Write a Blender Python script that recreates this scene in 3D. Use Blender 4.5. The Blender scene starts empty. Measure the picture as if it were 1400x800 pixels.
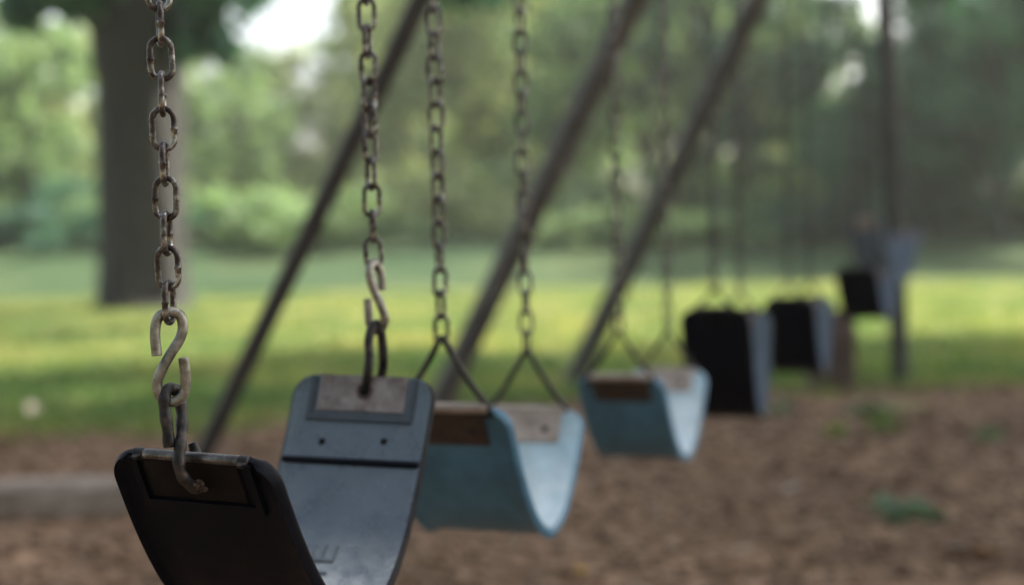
import bpy, bmesh, math, random
from mathutils import Vector, Matrix, noise
R = math.radians
random.seed(7)
sc = bpy.context.scene
COL = sc.collection

SUN_EL, SUN_AZ = 43, 62          # degrees; azimuth clockwise from +Y
# ------------------------------------------------------------------ camera
FPX = 1400 * 50 / 36.0
CAM = Vector((0, 0, 0.92))
pitch, roll = R(-2.36), R(1.25)
fwd = Vector((0, math.cos(pitch), math.sin(pitch)))
up0 = Vector((0, -math.sin(pitch), math.cos(pitch)))
rt0 = Vector((1, 0, 0))
UP = up0 * math.cos(roll) + rt0 * math.sin(roll)
RT = rt0 * math.cos(roll) - up0 * math.sin(roll)
cd = bpy.data.cameras.new('camera')
cam = bpy.data.objects.new('camera', cd); COL.objects.link(cam)
cam.matrix_world = Matrix(((RT.x, UP.x, -fwd.x, CAM.x), (RT.y, UP.y, -fwd.y, CAM.y), (RT.z, UP.z, -fwd.z, CAM.z), (0, 0, 0, 1)))
cd.lens = 50; cd.sensor_width = 36; cd.sensor_fit = 'HORIZONTAL'
cd.clip_start = 0.02; cd.clip_end = 2000
cd.dof.use_dof = True; cd.dof.focus_distance = 1.31; cd.dof.aperture_fstop = 2.25
sc.camera = cam

def ray(px, py):
    return RT * ((px - 700) / FPX) - UP * ((py - 400) / FPX) + fwd
def at(px, py, D):
    return CAM + ray(px, py) * D
def proj(p):
    v = p - CAM; d = v.dot(fwd)
    return 700 + FPX * v.dot(RT) / d, 400 - FPX * v.dot(UP) / d
def on_ground(px, py, z=0.0):
    d = ray(px, py); return CAM + d * ((z - CAM.z) / d.z)

# the beam runs over the swings along X = BM*Y + BB
BM, BB, BH = 0.350, -0.7525, 3.0
def beam_D(px, py):
    d = ray(px, py); return BB / (d.x - BM * d.y)
BDIR = Vector((BM, 1, 0)).normalized()

# ------------------------------------------------------------------ object helpers
def link(o, parent=None):
    COL.objects.link(o)
    if parent is not None: o.parent = parent
    return o
def tag(o, label=None, cat=None, group=None, kind=None):
    if label: o['label'] = label
    if cat: o['category'] = cat
    if group: o['group'] = group
    if kind: o['kind'] = kind
    return o
def thing(name, label, cat, loc=(0, 0, 0), group=None):
    o = bpy.data.objects.new(name, None); o.location = loc; o.empty_display_size = 0.1
    link(o); return tag(o, label, cat, group)
def world_loc(o):
    v = Vector((0, 0, 0))
    while o is not None: v = v + o.location; o = o.parent
    return v
def build(name, bm, mats, parent=None, origin=None, smooth=True):
    """link a bmesh given in world coordinates as one mesh object (objects here carry no rotation)"""
    if not isinstance(mats, (list, tuple)): mats = [mats]
    base = world_loc(parent) if parent is not None else Vector((0, 0, 0))
    if origin is None:
        origin = base.copy()
    origin = Vector(origin)
    for v in bm.verts: v.co -= origin
    bmesh.ops.recalc_face_normals(bm, faces=bm.faces[:])
    me = bpy.data.meshes.new(name); bm.to_mesh(me); bm.free()
    for m in mats: me.materials.append(m)
    if smooth:
        for p in me.polygons: p.use_smooth = True
        try: me.set_sharp_from_angle(angle=R(38))
        except Exception: pass
    o = bpy.data.objects.new(name, me); link(o, parent)
    o.location = origin - base
    return o

def catmull(pts, n=8, closed=False):
    pts = [Vector(p) for p in pts]; out = []
    N = len(pts)
    segs = N if closed else N - 1
    for i in range(segs):
        if closed:
            p0, p1, p2, p3 = pts[(i - 1) % N], pts[i], pts[(i + 1) % N], pts[(i + 2) % N]
        else:
            p1, p2 = pts[i], pts[i + 1]
            p0 = pts[i - 1] if i > 0 else p1 * 2 - p2
            p3 = pts[i + 2] if i + 2 < N else p2 * 2 - p1
        for k in range(n):
            t = k / n
            out.append(0.5 * ((2 * p1) + (p2 - p0) * t + (2 * p0 - 5 * p1 + 4 * p2 - p3) * t * t + (3 * p1 - p0 - 3 * p2 + p3) * t ** 3))
    if not closed: out.append(pts[-1])
    return out
def tube(bm, pts, r, seg=12, closed=False, cap=True, mat=0):
    pts = [Vector(p) for p in pts]; n = len(pts)
    rs = r if isinstance(r, (list, tuple)) else [r] * n
    tang = []
    for i in range(n):
        a = pts[(i - 1) % n] if (closed or i > 0) else pts[i]
        b = pts[(i + 1) % n] if (closed or i < n - 1) else pts[i]
        tang.append((b - a).normalized())
    ref = Vector((0.3, 0.9, 0.2))
    if abs(ref.normalized().dot(tang[0])) > 0.9: ref = Vector((1, 0, 0))
    nrm = (ref - tang[0] * ref.dot(tang[0])).normalized()
    rings = []
    for i in range(n):
        t = tang[i]
        nrm = (nrm - t * nrm.dot(t)).normalized()
        b = t.cross(nrm)
        rings.append([bm.verts.new(pts[i] + (nrm * math.cos(2 * math.pi * k / seg) + b * math.sin(2 * math.pi * k / seg)) * rs[i]) for k in range(seg)])
    m = n if closed else n - 1
    for i in range(m):
        A, B = rings[i], rings[(i + 1) % n]
        sh = 0
        if closed and i == n - 1:
            sh = min(range(seg), key=lambda s: (A[0].co - B[s].co).length)
        for k in range(seg):
            f = bm.faces.new((A[k], A[(k + 1) % seg], B[(k + 1 + sh) % seg], B[(k + sh) % seg])); f.material_index = mat
    if cap and not closed:
        for ring, p, t, rr in ((rings[0], pts[0], -tang[0], rs[0]), (rings[-1], pts[-1], tang[-1], rs[-1])):
            inn = [bm.verts.new(p + (v.co - p) * 0.86 + t * rr * 0.12) for v in ring]
            for k in range(seg):
                f = bm.faces.new((ring[k], ring[(k + 1) % seg], inn[(k + 1) % seg], inn[k])); f.material_index = mat
            f = bm.faces.new(inn); f.material_index = mat
def box8(bm, c, mat=0):
    """c: eight corners, index = ix*4+iy*2+iz"""
    v = [bm.verts.new(p) for p in c]
    for q in ((0, 1, 3, 2), (4, 6, 7, 5), (0, 4, 5, 1), (2, 3, 7, 6), (0, 2, 6, 4), (1, 5, 7, 3)):
        f = bm.faces.new([v[i] for i in q]); f.material_index = mat

# ------------------------------------------------------------------ materials
def newmat(name):
    m = bpy.data.materials.new(name); m.use_nodes = True
    nt = m.node_tree; b = nt.nodes['Principled BSDF']
    return m, nt, b
def N(nt, t, **kw):
    n = nt.nodes.new(t)
    for k, v in kw.items(): setattr(n, k, v)
    return n
def ramp(nt, stops):
    n = nt.nodes.new('ShaderNodeValToRGB'); e = n.color_ramp.elements
    while len(e) > 1: e.remove(e[-1])
    e[0].position, e[0].color = stops[0][0], (*stops[0][1], 1)
    for p, c in stops[1:]:
        x = e.new(p); x.color = (*c, 1)
    return n
def noisemat(name, stops, scale=20, detail=6, rough=0.6, metal=0.0, bump=0.2, bscale=None, rough2=None, spec=None, coord='Object', dist=0.002):
    m, nt, b = newmat(name)
    tc = N(nt, 'ShaderNodeTexCoord')
    nz = N(nt, 'ShaderNodeTexNoise'); nz.inputs['Scale'].default_value = scale; nz.inputs['Detail'].default_value = detail
    nz.inputs['Roughness'].default_value = 0.65
    nt.links.new(tc.outputs[coord], nz.inputs['Vector'])
    rp = ramp(nt, stops); nt.links.new(nz.outputs['Fac'], rp.inputs[0])
    nt.links.new(rp.outputs[0], b.inputs['Base Color'])
    b.inputs['Metallic'].default_value = metal
    b.inputs['Roughness'].default_value = rough
    if spec is not None: b.inputs['Specular IOR Level'].default_value = spec
    if rough2 is not None:
        mr = N(nt, 'ShaderNodeMapRange'); mr.inputs['From Min'].default_value = 0.35; mr.inputs['From Max'].default_value = 0.65
        mr.inputs['To Min'].default_value = rough; mr.inputs['To Max'].default_value = rough2
        nt.links.new(nz.outputs['Fac'], mr.inputs['Value']); nt.links.new(mr.outputs[0], b.inputs['Roughness'])
    if bump:
        n2 = N(nt, 'ShaderNodeTexNoise'); n2.inputs['Scale'].default_value = bscale or scale * 3; n2.inputs['Detail'].default_value = 6
        nt.links.new(tc.outputs[coord], n2.inputs['Vector'])
        bp = N(nt, 'ShaderNodeBump'); bp.inputs['Strength'].default_value = bump; bp.inputs['Distance'].default_value = dist
        nt.links.new(n2.outputs['Fac'], bp.inputs['Height']); nt.links.new(bp.outputs[0], b.inputs['Normal'])
    return m

M = {}
M['chain'] = noisemat('weathered_chain_steel', [(0.34, (.016, .013, .012)), (0.47, (.044, .032, .028)), (0.54, (.088, .082, .080)), (0.68, (.34, .335, .33))], scale=75, rough=0.46, rough2=0.22, metal=0.8, bump=0.2, bscale=700, dist=0.0006)
M['chain_dark'] = noisemat('backlit_chain_steel', [(0.36, (.012, .011, .011)), (0.5, (.032, .028, .026)), (0.7, (.10, .098, .095))], scale=150, rough=0.5, metal=0.6, bump=0.2, bscale=700, dist=0.0006)  # same steel for the farther chains, backlit darkness put into the colour
M['galv'] = noisemat('dull_galvanised_steel', [(0.3, (.09, .083, .07)), (0.5, (.20, .19, .165)), (0.7, (.33, .315, .28))], scale=110, rough=0.42, rough2=0.55, metal=0.85, bump=0.25, bscale=500, dist=0.0006)
M['darksteel'] = noisemat('dark_rusting_steel', [(0.34, (.008, .0075, .008)), (0.5, (.022, .020, .020)), (0.62, (.055, .046, .042)), (0.74, (.11, .07, .05))], scale=90, rough=0.40, rough2=0.65, metal=0.7, bump=0.4, bscale=420, dist=0.0008)
M['bar_steel'] = noisemat('worn_bar_steel', [(0.3, (.03, .025, .023)), (0.5, (.08, .073, .068)), (0.7, (.19, .18, .17))], scale=70, rough=0.36, rough2=0.26, metal=0.85, bump=0.15, bscale=400, dist=0.0005)
M['rust'] = noisemat('flaking_rust', [(0.35, (.018, .009, .006)), (0.5, (.042, .020, .013)), (0.66, (.09, .052, .038))], scale=180, rough=0.85, metal=0.1, bump=0.7, bscale=400, dist=0.0012)
M['plate_near'] = noisemat('tarnished_steel_plate', [(0.3, (.075, .05, .043)), (0.5, (.15, .125, .118)), (0.7, (.24, .215, .21))], scale=45, rough=0.40, rough2=0.62, metal=0.5, bump=0.2, bscale=300, dist=0.0006)
M['plate_dark'] = noisemat('rusty_brown_plate', [(0.3, (.018, .011, .009)), (0.5, (.036, .022, .017)), (0.7, (.060, .040, .031))], scale=40, rough=0.6, metal=0.3, bump=0.3, dist=0.001)
M['plate_black'] = noisemat('blackened_plate', [(0.3, (.003, .0024, .0026)), (0.5, (.006, .0044, .0043)), (0.7, (.014, .010, .009))], scale=40, rough=0.75, metal=0.0, spec=.12, bump=0.3, dist=0.001)
M['plate_tan'] = noisemat('tan_weathered_plate', [(0.3, (.17, .125, .10)), (0.5, (.28, .225, .19)), (0.7, (.38, .32, .28))], scale=30, rough=0.55, metal=0.2, bump=0.2, dist=0.001)
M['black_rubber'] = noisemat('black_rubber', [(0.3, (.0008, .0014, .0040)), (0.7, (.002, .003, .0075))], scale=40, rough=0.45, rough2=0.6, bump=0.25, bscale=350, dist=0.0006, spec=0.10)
def slate_mat():
    m, nt, b = newmat('worn_slate_rubber')
    tc = N(nt, 'ShaderNodeTexCoord')
    nz = N(nt, 'ShaderNodeTexNoise'); nz.inputs['Scale'].default_value = 22; nz.inputs['Detail'].default_value = 8; nz.inputs['Roughness'].default_value = .7
    nt.links.new(tc.outputs['Object'], nz.inputs['Vector'])
    rp = ramp(nt, [(0.3, (.028, .044, .060)), (0.5, (.044, .065, .086)), (0.7, (.064, .088, .112))])
    nt.links.new(nz.outputs['Fac'], rp.inputs[0])
    # dust specks and fine scuffs
    n2 = N(nt, 'ShaderNodeTexNoise'); n2.inputs['Scale'].default_value = 260; n2.inputs['Detail'].default_value = 3
    nt.links.new(tc.outputs['Object'], n2.inputs['Vector'])
    r2 = ramp(nt, [(0.60, (0, 0, 0)), (0.74, (1, 1, 1))]); nt.links.new(n2.outputs['Fac'], r2.inputs[0])
    mx = N(nt, 'ShaderNodeMix', data_type='RGBA'); mx.inputs[7].default_value = (.17, .17, .17, 1)
    mm = N(nt, 'ShaderNodeMath', operation='MULTIPLY'); mm.inputs[1].default_value = 0.5
    nt.links.new(r2.outputs[0], mm.inputs[0]); nt.links.new(mm.outputs[0], mx.inputs[0])
    nt.links.new(rp.outputs[0], mx.inputs[6]); nt.links.new(mx.outputs[2], b.inputs['Base Color'])
    mr = N(nt, 'ShaderNodeMapRange'); mr.inputs['From Min'].default_value = .3; mr.inputs['From Max'].default_value = .7
    mr.inputs['To Min'].default_value = .22; mr.inputs['To Max'].default_value = .38; b.inputs['Specular IOR Level'].default_value = .6
    nt.links.new(nz.outputs['Fac'], mr.inputs['Value']); nt.links.new(mr.outputs[0], b.inputs['Roughness'])
    bp = N(nt, 'ShaderNodeBump'); bp.inputs['Strength'].default_value = .3; bp.inputs['Distance'].default_value = .0005
    nt.links.new(n2.outputs['Fac'], bp.inputs['Height']); nt.links.new(bp.outputs[0], b.inputs['Normal'])
    return m
M['slate'] = slate_mat()
M['slate_dark'] = noisemat('dark_slate_rubber', [(0.3, (.012, .018, .024)), (0.7, (.024, .033, .042))], scale=40, rough=.4, bump=.1)
M['slate_letter'] = noisemat('letter_rubber', [(0.3, (.05, .066, .08)), (0.7, (.09, .105, .12))], scale=60, rough=.35, bump=.1)
M['slate_far'] = noisemat('grey_worn_rubber', [(0.3, (.05, .07, .095)), (0.7, (.105, .135, .17))], scale=25, rough=0.4, bump=0.1)
M['blue'] = noisemat('lit_blue_rubber', [(0.3, (.29, .42, .50)), (0.5, (.37, .50, .57)), (0.7, (.44, .56, .62))], scale=24, rough=0.30, rough2=0.42, bump=0.2, bscale=300, dist=0.0006)  # upper side: skylight put into a paler colour of the same rubber
M['blue_under'] = noisemat('blue_rubber_shaded_underside', [(0.3, (.045, .135, .225)), (0.7, (.068, .185, .295))], scale=24, rough=0.5, bump=0.2, bscale=300, dist=0.0006, spec=.3)  # lower side: shade put into a darker colour of the same rubber
M['dark_void'] = noisemat('dark_hole', [(0.3, (.004, .004, .004)), (0.7, (.008, .007, .007))], scale=50, rough=0.9, bump=0, spec=0.1)
M['pipe'] = noisemat('weathered_pipe', [(0.3, (.045, .042, .040)), (0.5, (.085, .080, .076)), (0.72, (.16, .152, .145))], scale=9, rough=0.5, rough2=0.7, metal=0.25, bump=0.3, bscale=120, dist=0.001)
M['pipe_dark'] = noisemat('dark_pipe', [(0.3, (.022, .019, .019)), (0.7, (.045, .040, .039))], scale=9, rough=0.55, rough2=0.7, metal=0.2, bump=0.3, bscale=120, dist=0.001)
M['post'] = noisemat('dark_green_brown_post', [(0.3, (.022, .024, .020)), (0.7, (.05, .048, .040))], scale=6, rough=0.7, bump=0.3, dist=0.002)
M['bark'] = noisemat('bark', [(0.3, (.005, .0048, .0046)), (0.5, (.010, .0096, .009)), (0.7, (.022, .021, .019))], scale=5, detail=9, rough=0.9, bump=0.9, bscale=9, dist=0.05)
M['timber'] = noisemat('grey_weathered_timber', [(0.3, (.11, .083, .062)), (0.55, (.22, .175, .14)), (0.75, (.36, .30, .25))], scale=8, rough=0.85, bump=0.5, bscale=30, dist=0.008)
M['brownwood'] = noisemat('brown_timber', [(0.3, (.04, .024, .018)), (0.7, (.11, .07, .055))], scale=7, rough=0.85, bump=0.5, dist=0.004)

def island_mat(name, stops, rough=0.8, trans=0.0, tcol=None, hue_obj=0.0, patch=0.0):
    """colour picked per loose piece (leaf, blade, chip)"""
    m, nt, b = newmat(name)
    g = N(nt, 'ShaderNodeNewGeometry')
    rp = ramp(nt, stops); fac = g.outputs['Random Per Island']
    if patch:
        tc = N(nt, 'ShaderNodeTexCoord'); nz = N(nt, 'ShaderNodeTexNoise'); nz.inputs['Scale'].default_value = .55; nz.inputs['Detail'].default_value = 3
        nt.links.new(tc.outputs['Object'], nz.inputs['Vector'])
        mr0 = N(nt, 'ShaderNodeMapRange'); mr0.inputs['From Min'].default_value = .36; mr0.inputs['From Max'].default_value = .64
        nt.links.new(nz.outputs['Fac'], mr0.inputs['Value'])
        mf = N(nt, 'ShaderNodeMix', data_type='FLOAT'); mf.inputs[0].default_value = patch
        nt.links.new(fac, mf.inputs[2]); nt.links.new(mr0.outputs[0], mf.inputs[3]); fac = mf.outputs[0]
    nt.links.new(fac, rp.inputs[0])
    col = rp.outputs[0]
    if hue_obj:
        oi = N(nt, 'ShaderNodeObjectInfo')
        hs = N(nt, 'ShaderNodeHueSaturation')
        mr = N(nt, 'ShaderNodeMapRange'); mr.inputs['To Min'].default_value = 1 - hue_obj; mr.inputs['To Max'].default_value = 1 + hue_obj
        nt.links.new(oi.outputs['Random'], mr.inputs['Value']); nt.links.new(mr.outputs[0], hs.inputs['Value'])
        nt.links.new(col, hs.inputs['Color']); col = hs.outputs[0]
    nt.links.new(col, b.inputs['Base Color']); b.inputs['Roughness'].default_value = rough
    b.inputs['Specular IOR Level'].default_value = 0.25
    if trans:
        tl = N(nt, 'ShaderNodeBsdfTranslucent')
        tm = N(nt, 'ShaderNodeMix', data_type='RGBA', blend_type='MULTIPLY'); tm.inputs[0].default_value = 1
        tm.inputs[7].default_value = (*[c * trans * 2 for c in (tcol or (1.2, 1.25, .75))], 1); nt.links.new(col, tm.inputs[6])
        nt.links.new(tm.outputs[2], tl.inputs['Color'])
        ms = N(nt, 'ShaderNodeAddShader')
        nt.links.new(b.outputs[0], ms.inputs[0]); nt.links.new(tl.outputs[0], ms.inputs[1])
        nt.links.new(ms.outputs[0], nt.nodes['Material Output'].inputs[0])
    return m
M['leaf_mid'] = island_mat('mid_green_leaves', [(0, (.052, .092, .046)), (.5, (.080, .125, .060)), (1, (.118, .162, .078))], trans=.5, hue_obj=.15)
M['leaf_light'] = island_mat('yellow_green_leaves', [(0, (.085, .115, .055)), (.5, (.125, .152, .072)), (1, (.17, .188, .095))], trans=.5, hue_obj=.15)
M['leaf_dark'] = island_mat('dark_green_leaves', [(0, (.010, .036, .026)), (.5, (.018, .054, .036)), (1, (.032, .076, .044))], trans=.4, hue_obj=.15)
M['grass'] = island_mat('grass_blades', [(0.1, (.030, .072, .026)), (.5, (.068, .106, .040)), (.85, (.145, .152, .058)), (1, (.23, .20, .105))], patch=.6, trans=.4, tcol=(1.3, 1.25, .6))
M['chips'] = island_mat('mulch_chips', [(0, (.10, .060, .037)), (.35, (.15, .092, .057)), (.65, (.185, .116, .073)), (.96, (.22, .143, .094)), (1, (.32, .24, .17))], rough=.9)
M['weed'] = island_mat('weed_leaves', [(0, (.05, .082, .052)), (1, (.085, .125, .078))], trans=.3)
M['dryleaf'] = island_mat('dry_leaf', [(0, (.30, .15, .05)), (.5, (.40, .22, .09)), (1, (.45, .33, .2))], rough=.7)
M['yellowleaf'] = island_mat('yellow_leaf', [(0, (.55, .33, .04)), (1, (.6, .38, .06))], rough=.7, trans=.2, tcol=(1, 1, .6))
M['paleleaf'] = island_mat('pale_leaf', [(0, (.38, .30, .24)), (1, (.52, .45, .38))], rough=.8)

# ------------------------------------------------------------------ chain link (shared mesh)
WIRE, LINK_W, PITCH = 0.0056, 0.0242, 0.0309
def link_path(n=7, z0=0.0):
    rc = (LINK_W - WIRE) / 2; st = (PITCH + WIRE - 2 * rc) / 2
    pts, rr = [], []
    for k in range(n + 1):
        a = math.pi * k / n; pts.append((rc * math.cos(a), 0, st + rc * math.sin(a))); rr.append(1.0)
    for zz, q in ((.5, 1), (.12, 1.0), (.07, 1.2), (0, 1.28), (-.08, 1.18), (-.13, 1.0), (-.5, 1)):
        pts.append((-rc, 0, st * zz * 1.6)); rr.append(q)
    for k in range(n + 1):
        a = math.pi + math.pi * k / n; pts.append((rc * math.cos(a), 0, -st + rc * math.sin(a))); rr.append(1.0)
    for zz in (-.5, 0, .5): pts.append((rc, 0, st * zz * 1.2)); rr.append(1.0)
    return pts, rr
LP, LR = link_path(8)
bm = bmesh.new(); tube(bm, LP, [WIRE / 2 * q for q in LR], 10, closed=True)
bmesh.ops.recalc_face_normals(bm, faces=bm.faces[:])
LINK_ME = bpy.data.meshes.new('link'); bm.to_mesh(LINK_ME); bm.free(); LINK_ME.materials.append(M['chain'])
for p in LINK_ME.polygons: p.use_smooth = True
LP2, LR2 = link_path(4)

def chain(sw, bottom, top, phase, twist=0.0, links=True, mat='chain', seg=6, lean=0.05, jitter=4):
    """links from bottom (lowest point of lowest link) up to the beam. In-view links are children, the rest one mesh."""
    axis = (top - bottom); L = axis.length; axis.normalize()
    n = int(L / PITCH)
    rnd = random.Random(int(abs(bottom.x) * 1e5) + 3)
    q0 = Vector((0, 0, 1)).rotation_difference(axis).to_matrix()
    up_bm = bmesh.new(); kids = []
    for i in range(n):
        c = bottom + axis * (PITCH * (i + 0.5) + WIRE / 2)
        ang = phase + 90 * i + twist * i + rnd.uniform(-jitter, jitter)
        rot = q0 @ Matrix.Rotation(R(ang), 3, 'Z') @ Matrix.Rotation(R(rnd.uniform(-1, 1) * lean * 57), 3, 'Y')
        y = proj(c)[1]
        if links and y > -60:
            kids.append((c, rot))
        else:
            tube(up_bm, [c + rot @ Vector(p) for p in LP2], WIRE / 2, seg, closed=True)
    ch = build('chain', up_bm, M[mat], sw, origin=bottom)
    for c, rot in kids:
        o = bpy.data.objects.new('link', LINK_ME); link(o, ch)
        o.matrix_basis = Matrix.Translation(c - bottom) @ rot.to_4x4()
    return ch

# ------------------------------------------------------------------ belt seat
class Belt:
    """a rubber strap hanging in a U between two end points. s: length along it from the near end, v: across, t: offset to the upper side"""
    def __init__(self, L, Rr, sag, W, twL=0, twR=0, ext=0.0, th=0.007, corner=0.03, bead=0.0026, flat=2.0):
        self.W, self.th, self.corner, self.bead = W, th, corner, bead
        ch = Rr - L; h = Vector((ch.x, ch.y, 0)); hl = h.length; h.normalize()
        side0 = h.cross(Vector((0, 0, 1)))            # to the right seen along the chord
        pts = []
        for i in range(401):
            k = i / 400
            x = 2 * k - 1
            z = L.z * (1 - k) + Rr.z * k - sag * (1 - abs(x) ** flat)
            pts.append(Vector((L.x + ch.x * k, L.y + ch.y * k, z)))
        self.pts = pts; self.s = [0.0]
        for a, b in zip(pts, pts[1:]): self.s.append(self.s[-1] + (b - a).length)
        self.len = self.s[-1]; self.side0 = side0; self.tw = (twL, twR)
    def frame(self, s):
        s = max(0.0, min(self.len, s))
        lo, hi = 0, 400
        while hi - lo > 1:
            m = (lo + hi) // 2
            if self.s[m] <= s: lo = m
            else: hi = m
        f = (s - self.s[lo]) / max(1e-9, self.s[hi] - self.s[lo])
        p = self.pts[lo].lerp(self.pts[hi], f)
        a, b = self.pts[max(0, lo - 4)], self.pts[min(400, hi + 4)]
        t = (b - a).normalized()
        k = s / self.len
        tw = self.tw[0] * (1 - k) ** 2 + self.tw[1] * k ** 2
        side = Matrix.Rotation(R(tw), 3, 'Z') @ self.side0
        n = side.cross(t).normalized()
        side = t.cross(n).normalized()
        return p, t, side, n
    def at(self, s, v, t=0.0):
        p, tt, side, n = self.frame(s)
        return p + side * v + n * t
    def mesh(self, nu=96):
        bm = bmesh.new(); hw = self.W / 2; r = self.corner
        prof = [-1, -.985, -.955, -.92, -.89, -.86, -.6, -.3, 0, .3, .6, .86, .89, .92, .955, .985, 1]
        us = []
        for k in range(9): us.append(r * (1 - math.cos(math.pi / 2 * k / 8)))
        nmid = nu
        for k in range(1, nmid): us.append(r + (self.len - 2 * r) * k / nmid)
        for k in range(9): us.append(self.len - r * (1 - math.cos(math.pi / 2 * (8 - k) / 8)))
        rings = []
        for s in us:
            d = min(s, self.len - s)
            w = hw if d >= r else hw - r + math.sqrt(max(0, r * r - (r - d) ** 2))
            top, bot = [], []
            for q in prof:
                e = (1 - abs(q)) * hw                      # distance from the edge
                b = self.bead * math.exp(-((e - 0.005) / 0.0042) ** 2) if d > 0.004 else 0
                rd = 1 if e > 0.004 else math.sqrt(max(0, 1 - ((0.004 - e) / 0.004) ** 2))
                top.append(bm.verts.new(self.at(s, q * w, (self.th / 2 + b) * rd + 1e-5)))
                bot.append(bm.verts.new(self.at(s, q * w, -(self.th / 2 + b * 2.4) * rd - 1e-5)))
            rings.append((top, bot))
        m = len(prof)
        for (ta, ba), (tb, bb) in zip(rings, rings[1:]):
            for k in range(m - 1):
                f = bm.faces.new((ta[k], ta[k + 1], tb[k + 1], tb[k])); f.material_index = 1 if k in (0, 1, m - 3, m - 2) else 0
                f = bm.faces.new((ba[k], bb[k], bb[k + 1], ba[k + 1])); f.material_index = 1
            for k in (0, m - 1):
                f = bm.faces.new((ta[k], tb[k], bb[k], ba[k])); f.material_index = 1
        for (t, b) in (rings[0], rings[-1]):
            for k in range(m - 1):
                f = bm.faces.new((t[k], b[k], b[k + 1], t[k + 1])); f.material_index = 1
        return bm
    def slab(self, bm, s0, s1, v0, v1, t0, t1, n=4, mat=0, bev=0.0):
        """a sheet following the strap, from t0 to t1 over its mid surface"""
        A = []
        for i in range(n + 1):
            s = s0 + (s1 - s0) * i / n
            A.append([bm.verts.new(self.at(s, v0, t0)), bm.verts.new(self.at(s, v1, t0)), bm.verts.new(self.at(s, v1 - bev * (1 if v1 > v0 else -1), t1)), bm.verts.new(self.at(s, v0 + bev * (1 if v1 > v0 else -1), t1))])
        for a, b in zip(A, A[1:]):
            for k in range(4):
                f = bm.faces.new((a[k], a[(k + 1) % 4], b[(k + 1) % 4], b[k])); f.material_index = mat
        for a in (A[0], A[-1]):
            f = bm.faces.new(a); f.material_index = mat
    def rail(self, bm, s, v0, v1, t, r, seg=10, n=10, mat=0):
        tube(bm, [self.at(s, v0 + (v1 - v0) * k / n, t) for k in range(n + 1)], r, seg, mat=mat)
    def dome(self, bm, s, v, t, r, h, seg=12, sign=1, mat=0):
        rows = []
        for j in range(4):
            a = math.pi / 2 * j / 4
            rows.append([bm.verts.new(self.at(s + r * math.cos(a) * math.cos(2 * math.pi * k / seg), v + r * math.cos(a) * math.sin(2 * math.pi * k / seg), t + sign * h * math.sin(a))) for k in range(seg)])
        tip = bm.verts.new(self.at(s, v, t + sign * h))
        for a, b in zip(rows, rows[1:]):
            for k in range(seg):
                f = bm.faces.new((a[k], a[(k + 1) % seg], b[(k + 1) % seg], b[k])); f.material_index = mat
        for k in range(seg):
            f = bm.faces.new((rows[-1][k], rows[-1][(k + 1) % seg], tip)); f.material_index = mat
    def ring(self, bm, s, v, t, r, w, n=16):
        tube(bm, [self.at(s + r * math.cos(2 * math.pi * k / n), v + r * math.sin(2 * math.pi * k / n), t) for k in range(n)], w, 6, closed=True)
    def find(self, px, py, s0, s1):
        best = None
        for i in range(161):
            for j in range(81):
                s = s0 + (s1 - s0) * i / 160; v = self.W * (j / 80 - .5)
                x, y = proj(self.at(s, v, self.th / 2))
                d = (x - px) ** 2 + (y - py) ** 2
                if best is None or d < best[0]: best = (d, s, v)
        return best[1:]

def beam_point(p):
    """the point of the beam's underside above a hook"""
    k = (p - Vector((BB, 0, 0))).dot(BDIR)
    q = Vector((BB, 0, 0)) + BDIR * k
    return Vector((q.x, q.y, BH - 0.045))

# ------------------------------------------------------------------ first swing
d1, d2 = 1.275, 1.672
eL, eR = at(261, 622, d1), at(501, 516, d2)
sw = thing('belt_swing', 'nearest swing, black belt seat with slate top, hung by S-hooks, front end sharp in focus', 'swing', (*(eL.lerp(eR, .5)).xy, 0.5), 'belt swings hanging in a row')
b1 = Belt(eL, eR, 0.207, 0.175, twL=-5, twR=6, corner=.027)
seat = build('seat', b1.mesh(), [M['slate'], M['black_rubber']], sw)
T = b1.th / 2
# raised cross ridge near each end, moulded in the rubber
for s in (0.107, b1.len - 0.107):
    bm = bmesh.new(); b1.rail(bm, s, -.082, .082, T + .0008, .0042, 10, 14)
    build('ridge', bm, M['black_rubber'], seat)
# moulded frame round the inner plate of the far end, made of four strips, and the plate
def mould_frame(B, end, side, w, l, fw, name, mat):
    bm = bmesh.new()
    f = (lambda s: s) if end == 0 else (lambda s: B.len - s)
    t0, t1 = side * (T - .0005), side * (T + .0035)
    B.slab(bm, f(.003), f(l), -w / 2, -w / 2 + fw, t0, t1, bev=.0012)
    B.slab(bm, f(.003), f(l), w / 2, w / 2 - fw, t0, t1, bev=.0012)
    B.slab(bm, f(l), f(l + fw), -w / 2, w / 2, t0, t1, bev=.0012)
    return build(name, bm, mat, seat)
mould_frame(b1, 1, 1, .130, .048, .0085, 'plate_surround', M['slate_dark'])
mould_frame(b1, 0, -1, .128, .050, .0095, 'plate_surround', M['black_rubber'])
L1 = b1.len
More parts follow.
